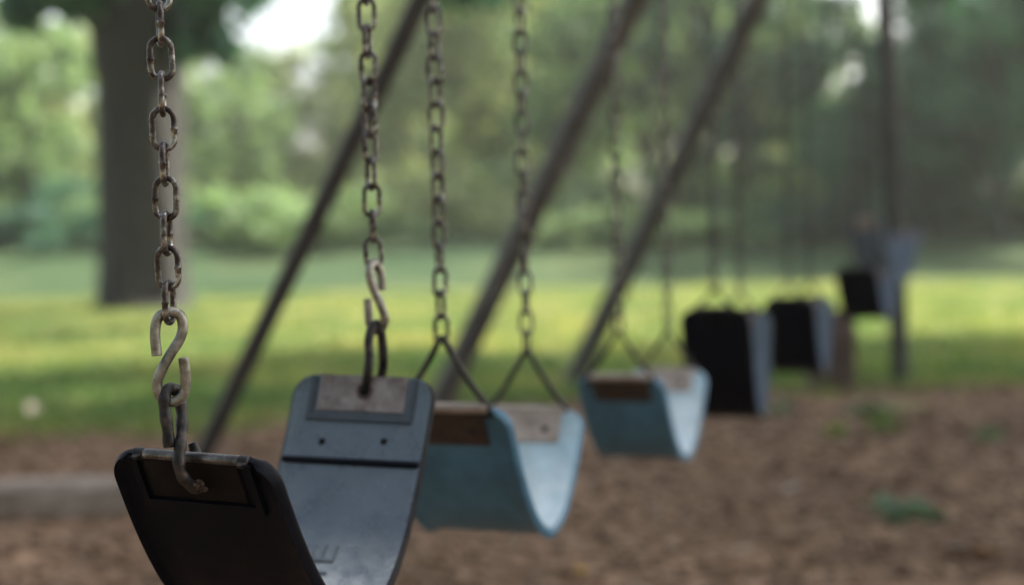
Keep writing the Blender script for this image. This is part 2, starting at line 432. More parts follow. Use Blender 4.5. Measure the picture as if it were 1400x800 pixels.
# steel plate of the far end: wraps over the end
bm = bmesh.new()
b1.slab(bm, L1 - .0005, L1 - .0445, -.0535, .0535, T - .0005, T + .0022, bev=.0008)
b1.slab(bm, L1 - .0005, L1 - .0445, -.0535, .0535, -T + .0005, -T - .0022)
b1.slab(bm, L1 + .0, L1 - .003, -.0535, .0535, -T - .0022, T + .0022)
pl = build('plate', bm, M['plate_near'], seat)
hs, hv = b1.find(500, 536, L1 - .06, L1)
bm = bmesh.new(); b1.dome(bm, hs, hv, T + .0018, .0072, .0012, 16); build('hook_hole', bm, M['dark_void'], seat)
bm = bmesh.new(); b1.ring(bm, hs, hv, T + .0022, .0088, .0016); build('rust_ring', bm, M['rust'], seat)
for px in (441, 526):
    s_, v_ = b1.find(px, 604, L1 - .14, L1 - .03)
    bm = bmesh.new(); b1.dome(bm, s_, v_, T - .0002, .0046, .0008, 14); build('bolt_hole', bm, M['dark_void'], seat)
# rolled steel plate of the near end
bm = bmesh.new()
b1.slab(bm, .004, .046, -.049, .049, -T + .0005, -T - .0024, bev=.0008)
b1.slab(bm, .004, .046, -.049, .049, T - .0005, T + .0024)
build('plate', bm, M['plate_black'], seat)
bm = bmesh.new(); b1.rail(bm, .0035, -.049, .049, 0, T + .0022, 16, 12); build('rolled_bar', bm, M['bar_steel'], seat)
for v in (-.0545, .0545):
    bm = bmesh.new(); b1.rail(bm, .0035, v - .0048, v + .0048, 0, T + .0026, 14, 4); b1.dome(bm, .001, v, 0, .0055, .0105, 12, -1); build('rivet', bm, M['darksteel'], seat)
# raised letter on the seat, prongs towards the far end
s_, v_ = b1.find(447, 757, L1 - .36, L1 - .08)
bm = bmesh.new()
e = .0021
def letter_bar(sa, sb, va, vb): b1.slab(bm, s_ + sa, s_ + sb, v_ + va, v_ + vb, T - .0006, T + .0022, bev=.0004)
letter_bar(-.012, -.012 + 2 * e, -.017, .012)
for va in (-.017, -.0045, .0085): letter_bar(-.012 + 2 * e, .010, va, va + 1.7 * e)
letter_bar(-.030, -.030 + 1.6 * e, -.016, .010)
build('raised_letter', bm, M['slate_letter'], seat)

# hooks of the near end, drawn as bent rods
def px_path(pts, D): return [at(x, y, D + dd) for x, y, dd in pts]
bm = bmesh.new()
P = [(214.5, 486, -.004), (212, 456, -.004), (216.5, 434.5, -.003), (231, 426.5, 0), (245, 430, .003), (250, 445, .004), (246, 463, .003), (232, 486, 0), (220, 508, -.002), (215, 526, -.002), (220, 543, -.001), (235, 550, .0), (248, 543, .001), (253.5, 529, .001), (253.5, 511, .0), (251, 490, -.001)]
tube(bm, catmull(px_path(P, d1 - .006), 8), .0047, 16)
build('s_hook', bm, M['galv'], sw)
bm = bmesh.new()
P = [(231.5, 611, -.012), (229, 585, -.012), (225, 557, -.011), (226, 540, -.009), (234, 531, -.002), (243, 537, .006), (248, 557, .004), (249, 580, -.002), (247, 606, -.010), (244.5, 628, -.015), (248, 648, -.014), (258, 661, -.008), (270, 668, .004), (277, 660, .016), (273, 635, .024), (263, 606, .024)]
pts = catmull(px_path(P, d1), 8)
rr = [.0054 + .0004 * math.sin(i * .7) for i in range(len(pts))]
for k in range(6): rr[-1 - k] *= .75 + .05 * k
tube(bm, pts, rr, 16)
hk = build('lower_hook', bm, M['darksteel'], sw)
bm = bmesh.new()
for a, bq, r in (((264, 663, -.009), (283, 670, -.005), .0032), ((269, 657, -.008), (279, 664, -.006), .0026)):
    p0, p1 = at(a[0], a[1], d1 + a[2]), at(bq[0], bq[1], d1 + bq[2])
    pp = [p0.lerp(p1, k / 8) for k in range(9)]
    tube(bm, pp, [r * (.5 + .5 * math.sin(math.pi * (k + .5) / 9)) * (1 + .3 * math.sin(k * 2.7)) for k in range(9)], 9)
build('rust_lump', bm, M['rust'], hk)
bot = at(232, 441.5, d1 - .004)
chain(sw, bot, beam_point(bot), 80, twist=3.6, jitter=3, lean=.03)
# hooks of the far end
bm = bmesh.new()
P = [(500, 541, .008), (500, 532, -.006), (503, 507, -.016), (505, 488, -.014), (504, 466, -.010), (510, 446, -.004), (518, 445, .002), (522.5, 465, .006), (524, 498, .012), (520, 520, .020)]
tube(bm, catmull(px_path(P, d2), 8), .0056, 14)
build('lower_hook', bm, M['darksteel'], sw)
bm = bmesh.new()
P = [(522, 397, .006), (521, 376, .006), (515, 361, .002), (507, 363, -.005), (505.5, 377, -.008), (512, 398, -.007), (521, 418, -.006), (526, 435, -.004), (521.5, 449, .002), (512, 452, .006), (505, 440, .006), (503, 409, .006)]
tube(bm, catmull(px_path(P, d2), 8), .0053, 14)
build('s_hook', bm, M['galv'], sw)
bot = at(511, 367, d2)
chain(sw, bot, beam_point(bot), 12, twist=7.5, jitter=12, lean=.06)

# ------------------------------------------------------------------ swings with triangle hangers and the farther ones
def swing(label, endL, endR, W, sag, mats, plates, hang=.09, hw=.06, ph=(10, 80), links=True, twL=0, twR=0, hangr=.0043, flat=2.0, corner=.03, apexL=None, apexR=None, wide_plate=None):
    L, Rr = endL, endR
    s = thing('belt_swing', label, 'swing', (*(L.lerp(Rr, .5)).xy, 0.5), 'belt swings hanging in a row')
    B = Belt(L, Rr, sag, W, twL=twL, twR=twR, corner=corner, flat=flat)
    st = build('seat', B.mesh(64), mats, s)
    t = B.th / 2; Ln = B.len
    for end in (0, 1):
        f = (lambda q: q) if end == 0 else (lambda q: Ln - q)
        pw = hw * .95
        for side, mt in ((1, plates[end][0]), (-1, plates[end][1])):
            bm = bmesh.new(); B.slab(bm, f(.002), f(.056), -pw, pw, side * (t - .0005), side * (t + .0025)); build('plate', bm, M[mt], st)
        bm = bmesh.new(); B.rail(bm, f(.001), -pw - .004, pw + .004, 0, t + .0040, 10, 6); build('rolled_bar', bm, M[plates[end][2]], st)
        for v in (-pw * .6, pw * .6):
            bm = bmesh.new(); B.dome(bm, f(.034), v, -t - .0022, .006, .003, 10, -1); B.dome(bm, f(.034), v, t + .0022, .006, .003, 10, 1); build('rivet', bm, M['darksteel'], st)
        if not hang > .08:
            bm = bmesh.new(); B.rail(bm, f(.105), -W / 2 * .95, W / 2 * .95, t + .0008, .004, 8, 8); build('ridge', bm, mats[0], st)
        c = B.at(f(.0), 0, 0)
        ap = (apexL, apexR)[end]
        if ap is None: ap = c + Vector((0, 0, hang))
        l_, r_ = B.at(f(.002), -pw - .004, 0), B.at(f(.002), pw + .004, 0)
        bm = bmesh.new()
        dn = (c - ap).normalized()
        sd = (r_ - l_).normalized()
        tube(bm, catmull([c.lerp(l_, .55) + dn * .006, l_ + dn * .008 - sd * .001, l_ - sd * .004, l_.lerp(ap, .35), l_.lerp(ap, .75), ap - sd * .008 + dn * .010, ap, ap + sd * .008 + dn * .010, r_.lerp(ap, .75), r_.lerp(ap, .35), r_ + sd * .004, r_ + dn * .008 + sd * .001, c.lerp(r_, .55) + dn * .006], 6), hangr, 10)
        build('hanger', bm, M['darksteel'], s)
        bot = ap - Vector((0, 0, WIRE))
        chain(s, bot, beam_point(bot), ph[end], mat='chain' if hang > .091 else 'chain_dark', twist=3.0 if end else 4.0, links=links, jitter=10, lean=.05)
    return s
def bd(px, py): return at(px, py, beam_D(px, py))
def grime(m):
    nt = m.node_tree; b = nt.nodes['Principled BSDF']; src = b.inputs['Base Color'].links[0].from_socket
    tc = nt.nodes['Texture Coordinate']
    n = N(nt, 'ShaderNodeTexNoise'); n.inputs['Scale'].default_value = 9; n.inputs['Detail'].default_value = 9; n.inputs['Roughness'].default_value = .7
    nt.links.new(tc.outputs['Object'], n.inputs['Vector'])
    r = ramp(nt, [(.40, (1, 1, 1)), (.62, (.70, .69, .67))]); nt.links.new(n.outputs['Fac'], r.inputs[0])
    mx = N(nt, 'ShaderNodeMix', data_type='RGBA', blend_type='MULTIPLY'); mx.inputs[0].default_value = 1
    nt.links.new(src, mx.inputs[6]); nt.links.new(r.outputs[0], mx.inputs[7]); nt.links.new(mx.outputs[2], b.inputs['Base Color'])
grime(M['blue']); grime(M['blue_under'])
def seat_sheen(m, col, z0, z1, amount):
    # sky sheen painted as a pale colour low in the strap, broken by noise
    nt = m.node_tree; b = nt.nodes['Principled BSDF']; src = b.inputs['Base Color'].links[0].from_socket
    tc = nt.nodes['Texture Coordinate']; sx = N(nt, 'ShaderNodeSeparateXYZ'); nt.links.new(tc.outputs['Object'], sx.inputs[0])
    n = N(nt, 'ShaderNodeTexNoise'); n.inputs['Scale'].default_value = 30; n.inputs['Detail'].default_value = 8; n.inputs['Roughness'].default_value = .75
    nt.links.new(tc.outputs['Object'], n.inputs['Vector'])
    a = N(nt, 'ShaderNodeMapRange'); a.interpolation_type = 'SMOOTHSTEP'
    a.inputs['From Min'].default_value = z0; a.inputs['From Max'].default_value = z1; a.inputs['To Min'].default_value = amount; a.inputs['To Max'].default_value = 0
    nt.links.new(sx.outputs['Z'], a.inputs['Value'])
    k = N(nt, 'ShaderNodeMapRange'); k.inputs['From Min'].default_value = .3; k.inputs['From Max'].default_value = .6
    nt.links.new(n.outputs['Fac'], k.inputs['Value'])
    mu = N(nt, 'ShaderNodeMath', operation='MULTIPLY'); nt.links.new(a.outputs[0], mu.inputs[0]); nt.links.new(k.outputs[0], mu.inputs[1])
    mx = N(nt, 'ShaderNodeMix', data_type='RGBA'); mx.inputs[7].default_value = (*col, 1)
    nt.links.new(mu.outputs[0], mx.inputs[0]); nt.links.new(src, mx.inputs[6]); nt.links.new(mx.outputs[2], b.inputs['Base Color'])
seat_sheen(M['slate'], (.36, .37, .37), .035, .105, .9)
seat_sheen(M['blue'], (.62, .66, .66), .015, .10, .7)
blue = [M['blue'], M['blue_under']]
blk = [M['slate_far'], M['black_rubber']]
PB = (('plate_dark', 'plate_dark', 'plate_tan'), ('plate_tan', 'plate_dark', 'plate_tan'))
PK = (('plate_dark', 'black_rubber', 'darksteel'), ('plate_near', 'plate_dark', 'darksteel'))
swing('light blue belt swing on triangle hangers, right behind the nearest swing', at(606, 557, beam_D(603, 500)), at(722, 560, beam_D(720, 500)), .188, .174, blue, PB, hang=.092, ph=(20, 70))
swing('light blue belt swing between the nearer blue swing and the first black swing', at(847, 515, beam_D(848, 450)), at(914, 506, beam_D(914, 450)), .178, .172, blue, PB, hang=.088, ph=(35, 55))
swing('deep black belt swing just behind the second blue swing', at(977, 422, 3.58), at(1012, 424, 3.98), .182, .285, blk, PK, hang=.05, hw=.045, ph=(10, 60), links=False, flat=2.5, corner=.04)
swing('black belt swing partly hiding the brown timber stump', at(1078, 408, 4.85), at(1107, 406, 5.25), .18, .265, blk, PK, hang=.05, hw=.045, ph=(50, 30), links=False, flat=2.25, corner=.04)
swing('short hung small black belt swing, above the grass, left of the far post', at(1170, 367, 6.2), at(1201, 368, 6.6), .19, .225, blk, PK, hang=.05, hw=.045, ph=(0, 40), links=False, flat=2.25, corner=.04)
slate7 = [M['slate_far'], M['slate_far']]
P7 = (('plate_near', 'plate_tan', 'plate_tan'), ('plate_near', 'plate_dark', 'plate_near'))
swing('grey blue belt swing hung highest of all, twisted in front of the far post', at(1180, 298, 7.25), at(1240, 316, 7.5), .20, .29, slate7, P7, hang=.05, hw=.05, ph=(0, 40), links=False, twL=10, twR=-10)

# ------------------------------------------------------------------ swing frame
def leg_points(xa, ya, xb, yb, ybase):
    """top where the plane through the camera and the photographed leg meets the beam; base on the ground at row ybase"""
    n = ray(xa, ya).cross(ray(xb, yb))
    o = Vector((BB, 0, BH)) - CAM
    k = -o.dot(n) / BDIR.dot(n)
    top = Vector((BB, 0, BH)) + BDIR * k
    xbase = xa + (xb - xa) * (ybase - ya) / (yb - ya)
    return top, on_ground(xbase, ybase)
fr = thing('swing_frame', 'long pipe swing frame with slanting legs carrying the row of swings', 'swing frame', (BB + BDIR.x * 3, BDIR.y * 3, 0))
legs = []
for (xa, ya, xb, yb, ybase, r, mt, r2) in ((575, 0, 282, 612, 722, .030, 'pipe_dark', 9), (868, 0, 612, 528, 596, .058, 'pipe', 9), (1035, 0, 788, 512, 524, .066, 'pipe', 9)):
    tp, bs = leg_points(xa, ya, xb, yb, ybase)
    legs.append((tp, bs))
    bm = bmesh.new(); dr = (tp - bs).normalized()
    pts = [bs - dr * .15 + (tp - dr * .03 - bs + dr * .15) * (k / 12) for k in range(13)]
    tube(bm, pts, r, 20); build('leg', bm, M[mt], fr)
    print('LEG', tuple(round(q, 2) for q in tp), tuple(round(q, 2) for q in bs))
# first pair of legs, beside and behind the camera
for sgn in (-1, 1):
    tp = Vector((BB, 0, BH)) + BDIR * (-.5)
    bs = tp + Vector((BDIR.y, -BDIR.x, 0)) * sgn * 1.5 + BDIR * (-.6); bs.z = 0
    bm = bmesh.new(); tube(bm, [bs - (tp - bs) * .04, bs.lerp(tp, .5), bs.lerp(tp, .985)], .035, 16); build('leg', bm, M['pipe'], fr)
pb = on_ground(1233, 522)
k_end = (pb - Vector((BB, 0, 0))).dot(BDIR)
p_end = Vector((BB, 0, BH)) + BDIR * (k_end + .1)
bm = bmesh.new()
tube(bm, [pb - Vector((0, 0, .2)), pb.lerp(Vector((p_end.x, p_end.y, BH - .04)), .3), pb.lerp(Vector((p_end.x, p_end.y, BH - .04)), .7), Vector((p_end.x, p_end.y, BH - .04))], .055, 18); build('post', bm, M['post'], fr)
bm = bmesh.new(); p0 = Vector((BB, 0, BH)) + BDIR * (-.8)
tube(bm, [p0.lerp(p_end, k / 20) for k in range(21)], .044, 20); build('beam', bm, M['pipe'], fr)

# ------------------------------------------------------------------ ground
def mulch_edge(x):
    return 7.42 + .22 * max(-6, min(8, x)) + .22 * math.sin(x * 1.1 + .6) + .16 * noise.noise(Vector((x * 1.7, 3.1, 0))) + .10 * noise.noise(Vector((x * 6, 8, 0)))
def gz(x, y):
    return .02 * noise.noise(Vector((x * .35, y * .35, 1.3))) + .012 * noise.noise(Vector((x * 1.4, y * 1.4, 7)))
PITS = [Vector((q.location.x, q.location.y)) for q in bpy.data.objects if q.name.startswith('belt_swing')]
def pit(x, y):
    # scuffed hollows worn by feet under the seats
    return .034 * sum(math.exp(-(((x - q.x) / .42) ** 2 + ((y - q.y) / .30) ** 2)) for q in PITS)
bm = bmesh.new()
xs = [-400, -200, -100, -60] + [-40 + i * 1.0 for i in range(81)] + [60, 100, 200, 400]
ys = [-400, -200, -100, -40] + [-20 + i * 1.0 for i in range(101)] + [100, 140, 200, 400, 700]
def lawn_z(x, y):
    z = gz(x, y) * min(1, max(0, (y - 4) / 6)) - .06 * (1 if (-9.5 < x < 13.5 and -8 < y < 6) else 0)
    return z
grid = [[bm.verts.new((x, y, lawn_z(x, y) - .012)) for x in xs] for y in ys]
for j in range(len(ys) - 1):
    for i in range(len(xs) - 1): bm.faces.new((grid[j][i], grid[j][i + 1], grid[j + 1][i + 1], grid[j + 1][i]))
M['lawn'] = noisemat('lawn_turf', [(0.32, (.078, .095, .028)), (0.5, (.145, .150, .050)), (0.68, (.21, .195, .078))], scale=.9, detail=10, rough=.9, bump=.6, bscale=30, dist=.03, spec=.2)
lawn = build('lawn', bm, M['lawn']); tag(lawn, kind='structure')
def mulch_mat():
    m, nt, b = newmat('bark_mulch')
    tc = N(nt, 'ShaderNodeTexCoord')
    a = N(nt, 'ShaderNodeTexNoise'); a.inputs['Scale'].default_value = .75; a.inputs['Detail'].default_value = 5
    v = N(nt, 'ShaderNodeTexVoronoi'); v.inputs['Scale'].default_value = 34
    for n in (a, v): nt.links.new(tc.outputs['Object'], n.inputs['Vector'])
    r1 = ramp(nt, [(0.34, (.11, .068, .042)), (0.5, (.215, .136, .085)), (0.66, (.27, .176, .114))])
    nt.links.new(a.outputs['Fac'], r1.inputs[0])
    r2 = ramp(nt, [(0, (.7, .68, .66)), (.6, (1.0, 1, 1)), (1, (1.3, 1.27, 1.24))])
    nt.links.new(v.outputs['Color'], r2.inputs[0])
    mx = N(nt, 'ShaderNodeMix', data_type='RGBA', blend_type='MULTIPLY'); mx.inputs[0].default_value = 1
    nt.links.new(r1.outputs[0], mx.inputs[6]); nt.links.new(r2.outputs[0], mx.inputs[7]); nt.links.new(mx.outputs[2], b.inputs['Base Color'])
    b.inputs['Roughness'].default_value = .95; b.inputs['Specular IOR Level'].default_value = .15
    bp = N(nt, 'ShaderNodeBump'); bp.inputs['Strength'].default_value = .5; bp.inputs['Distance'].default_value = .012
    nt.links.new(v.outputs['Distance'], bp.inputs['Height']); nt.links.new(bp.outputs[0], b.inputs['Normal'])
    return m
M['mulch'] = mulch_mat()
bm = bmesh.new(); rows = []
NX = 220
for i in range(NX + 1):
    x = -9 + 22 * i / NX; ye = mulch_edge(x); col = []
    for j in range(121):
        y = -7 + (ye + 7) * j / 120
        z = gz(x, y) * min(1, max(0, (y - 4) / 6)) + .012 * (1 if j < 118 else 0) + .02 * noise.noise(Vector((x * 1.3, y * 1.3, 2))) * (1 if j < 116 else 0) - (.03 if j == 120 else 0) - pit(x, y)
        col.append(bm.verts.new((x, y, z)))
    rows.append(col)
for a, b_ in zip(rows, rows[1:]):
    for j in range(120): bm.faces.new((a[j], b_[j], b_[j + 1], a[j + 1]))
mb = build('mulch_bed', bm, M['mulch']); tag(mb, kind='structure')

# loose chips on the mulch (nobody could count them)
def flat_bits(count, mat, name, area, size, lift):
    bm = bmesh.new()
    for _ in range(count):
        x, y = area()
        z = gz(x, y) * min(1, max(0, (y - 4) / 6)) + .02 * noise.noise(Vector((x * 1.3, y * 1.3, 2))) + lift - pit(x, y)
        a = random.uniform(0, 6.28); l = size * random.uniform(.5, 1.6); w = l * random.uniform(.25, .6)
        tx, ty = random.uniform(-.5, .5), random.uniform(-.5, .5)
        u = Vector((math.cos(a), math.sin(a), tx)) * l / 2; v = Vector((-math.sin(a), math.cos(a), ty)) * w / 2; n = Vector((0, 0, w * .35))
        c = Vector((x, y, z + w * .12))
        q = [bm.verts.new(c + u * sx + v * sy + n * sz) for sx in (-1, 1) for sy in (-1, 1) for sz in (-.5, .5)]
        for f in ((0, 1, 3, 2), (4, 6, 7, 5), (0, 4, 5, 1), (2, 3, 7, 6), (0, 2, 6, 4), (1, 5, 7, 3)): bm.faces.new([q[i] for i in f])
    o = build(name, bm, mat, smooth=False); return tag(o, kind='stuff')
def mulch_area():
    while True:
        y = random.uniform(3.6, 8.4); x = random.uniform(-.42, .42) * (y + 1)
        if y < mulch_edge(x) + random.gauss(0, .25): return x, y
flat_bits(15000, M['chips'], 'mulch_chips', mulch_area, .036, .012)
# grass blades
bm = bmesh.new()
def blade(x, y, h, w):
    a = random.uniform(0, 6.28); d = Vector((math.cos(a), math.sin(a), 0)); lean = Vector((random.gauss(0, .4), random.gauss(0, .4), 0)) * h
    c = Vector((x, y, gz(x, y) * min(1, max(0, (y - 4) / 6)) - .012))
    m = c + lean * .35 + Vector((0, 0, h * .6)); t = c + lean + Vector((0, 0, h))
    v = [bm.verts.new(c - d * w), bm.verts.new(c + d * w), bm.verts.new(m + d * w * .7), bm.verts.new(t), bm.verts.new(m - d * w * .7)]
    bm.faces.new(v)
cnt = 0
while cnt < 52000:
    y = 6.6 + 17 * random.random() ** 1.8; x = random.uniform(-.42, .42) * (y + .6)
    if y < mulch_edge(x) + random.gauss(.05, .16): continue
    if y < 8.6 and random.random() > .35 + .65 * (noise.noise(Vector((x * 2.2, y * 2.2, 5))) > -.15): continue
    blade(x, y, random.uniform(.03, .085), random.uniform(.003, .006) * (1 + y / 12)); cnt += 1
g = build('grass', bm, M['grass'], smooth=False); tag(g, kind='stuff')

# ------------------------------------------------------------------ small plants and fallen leaves on the mulch
def weed(px, py, label, n, rad, mat='weed', h=.09, name='weed', cat='weed'):
    p = on_ground(px, py); p.z = gz(p.x, p.y) * min(1, max(0, (p.y - 4) / 6)) + .008
    bm = bmesh.new()
    for _ in range(n):
        a = random.uniform(0, 6.28); el = random.uniform(.25, 1.3); l = rad * random.uniform(.5, 1.1)
        d = Vector((math.cos(a) * math.cos(el), math.sin(a) * math.cos(el), math.sin(el) * h / rad)) * l
        sd = Vector((-math.sin(a), math.cos(a), random.uniform(-.3, .3))) * l * .22
        c = p + Vector((random.gauss(0, rad * .25), random.gauss(0, rad * .25), 0))
        v = [bm.verts.new(c), bm.verts.new(c + d * .5 + sd), bm.verts.new(c + d - Vector((0, 0, l * .15))), bm.verts.new(c + d * .5 - sd)]
        bm.faces.new(v)
    o = build(name, bm, M[mat], origin=p, smooth=False)
    return tag(o, label, cat, 'plants and leaves lying on the mulch')
weed(1245, 712, 'largest green weed growing alone in the right foreground mulch', 46, .15)
weed(1190, 568, 'green weed tuft in the mulch in front of the far post', 60, .16)
weed(1066, 568, 'green weed tuft in the mulch below the brown timber stump', 40, .11)
weed(1140, 598, 'small yellow green weed in the mulch between the two weed tufts and the dark foreground', 26, .10, 'grass')
weed(1352, 606, 'faint green weed near the right edge of the mulch', 26, .09)
weed(1210, 590, 'low spreading weed patch just in front of the far post tuft', 30, .14, 'grass')
def fallen(px, py, label, mat, n, size, name='fallen_leaf', cat='leaf'):
    p = on_ground(px, py); p.z = gz(p.x, p.y) * min(1, max(0, (p.y - 4) / 6)) + .035
    bm = bmesh.new()
    for k in range(n):
        c = p + Vector((random.gauss(0, size * .5), random.gauss(0, size * .4), .008 * k)) * (0 if n == 1 else 1)
        if n == 1: c = p
        a = random.uniform(0, 6.28)
        u = Vector((math.cos(a), math.sin(a), random.uniform(.1, .5))); v = Vector((-math.sin(a), math.cos(a), random.uniform(-.2, .4)))
        mid = [c + u * (size * (t - .5)) + Vector((0, 0, -.12 * size * math.sin(math.pi * t))) for t in (0, .25, .5, .75, 1)]
        wd = [0, .3, .38, .25, 0]
        ms = [bm.verts.new(q) for q in mid]
        ls = [bm.verts.new(q + v * size * w + Vector((0, 0, .1 * size))) for q, w in zip(mid[1:4], wd[1:4])]
        rs = [bm.verts.new(q - v * size * w + Vector((0, 0, .1 * size))) for q, w in zip(mid[1:4], wd[1:4])]
        for sd in (ls, rs):
            bm.faces.new((ms[0], ms[1], sd[0])); bm.faces.new((ms[3], ms[4], sd[2]))
            for i in (0, 1): bm.faces.new((ms[i + 1], ms[i + 2], sd[i + 1], sd[i]))
    o = build(name, bm, M[mat], origin=p, smooth=False); return tag(o, label, cat, 'plants and leaves lying on the mulch')
fallen(795, 796, 'bright yellow fallen leaf at the very front of the mulch', 'yellowleaf', 1, .055)
fallen(1345, 772, 'curled orange brown dry leaf near the front right corner', 'dryleaf', 1, .10)
fallen(1308, 762, 'pale tan dry leaf lying beside the orange brown one', 'paleleaf', 1, .10)
fallen(1182, 610, 'pale pinkish dry leaf in the mulch below the far post', 'paleleaf', 1, .11)
fallen(1082, 680, 'pale dry leaf in the middle of the right mulch area', 'paleleaf', 1, .07)
fallen(1355, 718, 'small dull tan leaf right of the largest weed', 'paleleaf', 1, .055)
fallen(45, 566, 'small white patch of leaf on the grass at the left', 'paleleaf', 1, .11)
fallen(1010, 792, 'dull brown dry leaf at the front edge of the mulch', 'dryleaf', 1, .05)

# timber edging lying left of the first swing
def log(label):
    a, b_ = on_ground(-160, 712), on_ground(232, 704)
    bm = bmesh.new(); n = 18; rg = []
    ax = (b_ - a); L = ax.length; ax.normalize(); sd = Vector((-ax.y, ax.x, 0))
    for i in range(n + 1):
        c = a + ax * L * i / n; ring = []
        for k in range(12):
            th = 2 * math.pi * k / 12
            ex = math.copysign(abs(math.cos(th)) ** .45, math.cos(th)); ez = math.copysign(abs(math.sin(th)) ** .45, math.sin(th))
            j = .010 * noise.noise(Vector((i * .5, k * .8, 4)))
            ring.append(bm.verts.new(c + sd * ex * (.085 + j) + Vector((0, 0, .055 + ez * (.072 + j)))))
        rg.append(ring)
    for p, q in zip(rg, rg[1:]):
        for k in range(12): bm.faces.new((p[k], p[(k + 1) % 12], q[(k + 1) % 12], q[k]))
    bm.faces.new(rg[0]); bm.faces.new(rg[-1])
    o = build('timber_edging', bm, M['timber'], origin=(a + b_) / 2); return tag(o, label, 'edging')
log('pale weathered timber edging lying on the mulch, left of the nearest swing')
# timber stump behind the fifth swing
p = on_ground(1137, 527)
st = thing('timber_stump', 'short square brown timber stump standing behind the black swings', 'stump', (p.x, p.y, 0))
bm = bmesh.new(); w = .122; h = .405; rows = []
for i, z in enumerate((-.05, .1, .25, h - .02, h)):
    q = w * (1 if i < 4 else .9)
    rows.append([bm.verts.new((p.x + x * q + .004 * noise.noise(Vector((i, x, y))), p.y + y * q, z)) for x, y in ((-1, -.9), (-.9, -1), (.9, -1), (1, -.9), (1, .9), (.9, 1), (-.9, 1), (-1, .9))])
for a, b_ in zip(rows, rows[1:]):
    for k in range(8): bm.faces.new((a[k], a[(k + 1) % 8], b_[(k + 1) % 8], b_[k]))
bm.faces.new(rows[-1]); build('block', bm, M['brownwood'], st)
bm = bmesh.new(); tube(bm, [(p.x, p.y, h + .001), (p.x, p.y, h + .022)], w * .9, 12); build('cap', bm, M['brownwood'], st)

# ------------------------------------------------------------------ meadow slope behind the lawn
def hill(x, y):
    k = max(0.0, min(1.0, (y - 23.2 - .8 * math.sin(x * .21 + 1)) / 15)); k = k * k * (3 - 2 * k) * .35 + k * .65
    return -.05 + 1.35 * k + (.10 * noise.noise(Vector((x * .16, y * .16, 3))) + .05 * noise.noise(Vector((x * .7, y * .7, 3)))) * min(1, k * 6)
bm = bmesh.new()
hx = [-120 + 3 * i for i in range(20)] + [-60 + .75 * i for i in range(161)] + [63 + 3 * i for i in range(20)]
hy = [21.5 + .5 * i for i in range(50)] + [46.5 + 3 * i for i in range(32)]
grid = [[bm.verts.new((x, y, hill(x, y) - (0 if y < 100 else .4))) for x in hx] for y in hy]
for j in range(len(hy) - 1):
    for i in range(len(hx) - 1): bm.faces.new((grid[j][i], grid[j][i + 1], grid[j + 1][i + 1], grid[j + 1][i]))
M['meadow'] = noisemat('meadow_turf', [(0.3, (.022, .048, .021)), (0.5, (.038, .066, .029)), (0.7, (.076, .098, .042))], scale=.28, detail=8, rough=.95, bump=.8, bscale=9, dist=.12, spec=.1)
md = build('meadow_slope', bm, M['meadow']); tag(md, kind='structure')

# ------------------------------------------------------------------ trees
def leaf_cloud(bm, clumps, per, leaf, rnd):
    for (c, r) in clumps:
        for _ in range(per):
            d = Vector((rnd.gauss(0, 1), rnd.gauss(0, 1), rnd.gauss(0, .8)))
            d = d.normalized() * (r * rnd.random() ** .45)
            p = c + d; s = leaf * rnd.uniform(.6, 1.35)
            n = (d.normalized() * .6 + Vector((rnd.gauss(0, .6), rnd.gauss(0, .6), rnd.gauss(.4, .5)))).normalized()
            u = n.orthogonal().normalized(); a = rnd.uniform(0, 6.28)
            u = Matrix.Rotation(a, 3, n) @ u; v = n.cross(u)
            bm.faces.new((bm.verts.new(p - u * s * .55), bm.verts.new(p + v * s * .32 - n * s * .06), bm.verts.new(p + u * s * .55), bm.verts.new(p - v * s * .32 - n * s * .06)))
def tree_meshes(seed, h, cr, base, nclump, per, leaf, tr, mat, droop=0.0):
    """returns (trunk mesh, crown mesh) at the origin"""
    rnd = random.Random(seed); clumps = []
    cz = (base + h) / 2; rz = (h - base) / 2
    while len(clumps) < nclump:
        x, y, z = (rnd.uniform(-1, 1) for _ in range(3))
        q = math.sqrt(x * x + y * y + z * z)
        if q > 1 or q < .25: continue
        k = 1 + .25 * noise.noise(Vector((x * 2 + seed, y * 2, z * 2)))
        clumps.append((Vector((x * cr * k, y * cr * k, cz + z * rz * k)), rnd.uniform(.16, .30) * cr))
    bmc = bmesh.new(); leaf_cloud(bmc, clumps, per, leaf, rnd)
    bmt = bmesh.new()
    top = Vector((rnd.uniform(-.3, .3), rnd.uniform(-.3, .3), cz + rz * .6))
    pts = catmull([Vector((0, 0, -.3)), Vector((0, 0, .25)), Vector((rnd.uniform(-.1, .1), rnd.uniform(-.1, .1), base * .6 + .3)), Vector((rnd.uniform(-.2, .2), rnd.uniform(-.2, .2), cz - rz * .3)), top], 5)
    n = len(pts); tube(bmt, pts, [tr * (1.35 if i < 2 else (1 - .85 * i / n)) for i in range(n)], 10)
    for c, r in clumps[::3]:
        z0 = min(c.z - .5, cz + rz * .2); z0 = max(base * .7, z0 - rz * rnd.uniform(.2, .6))
        s = Vector((0, 0, z0)); m = s.lerp(c, .5) + Vector((0, 0, .12 * (c - s).length))
        pp = catmull([s, m, c], 4); tube(bmt, pp, [tr * .38 * (1 - .8 * i / len(pp)) for i in range(len(pp))], 6)
    out = []
    for nm, b_, mt in (('trunk', bmt, 'bark'), ('crown', bmc, mat)):
        if nm == 'trunk': bmesh.ops.recalc_face_normals(b_, faces=b_.faces[:])
        me = bpy.data.meshes.new(nm); b_.to_mesh(me); b_.free(); me.materials.append(M[mt])
        if nm == 'trunk':
            for q in me.polygons: q.use_smooth = True
        out.append(me)
    return out
V = {}
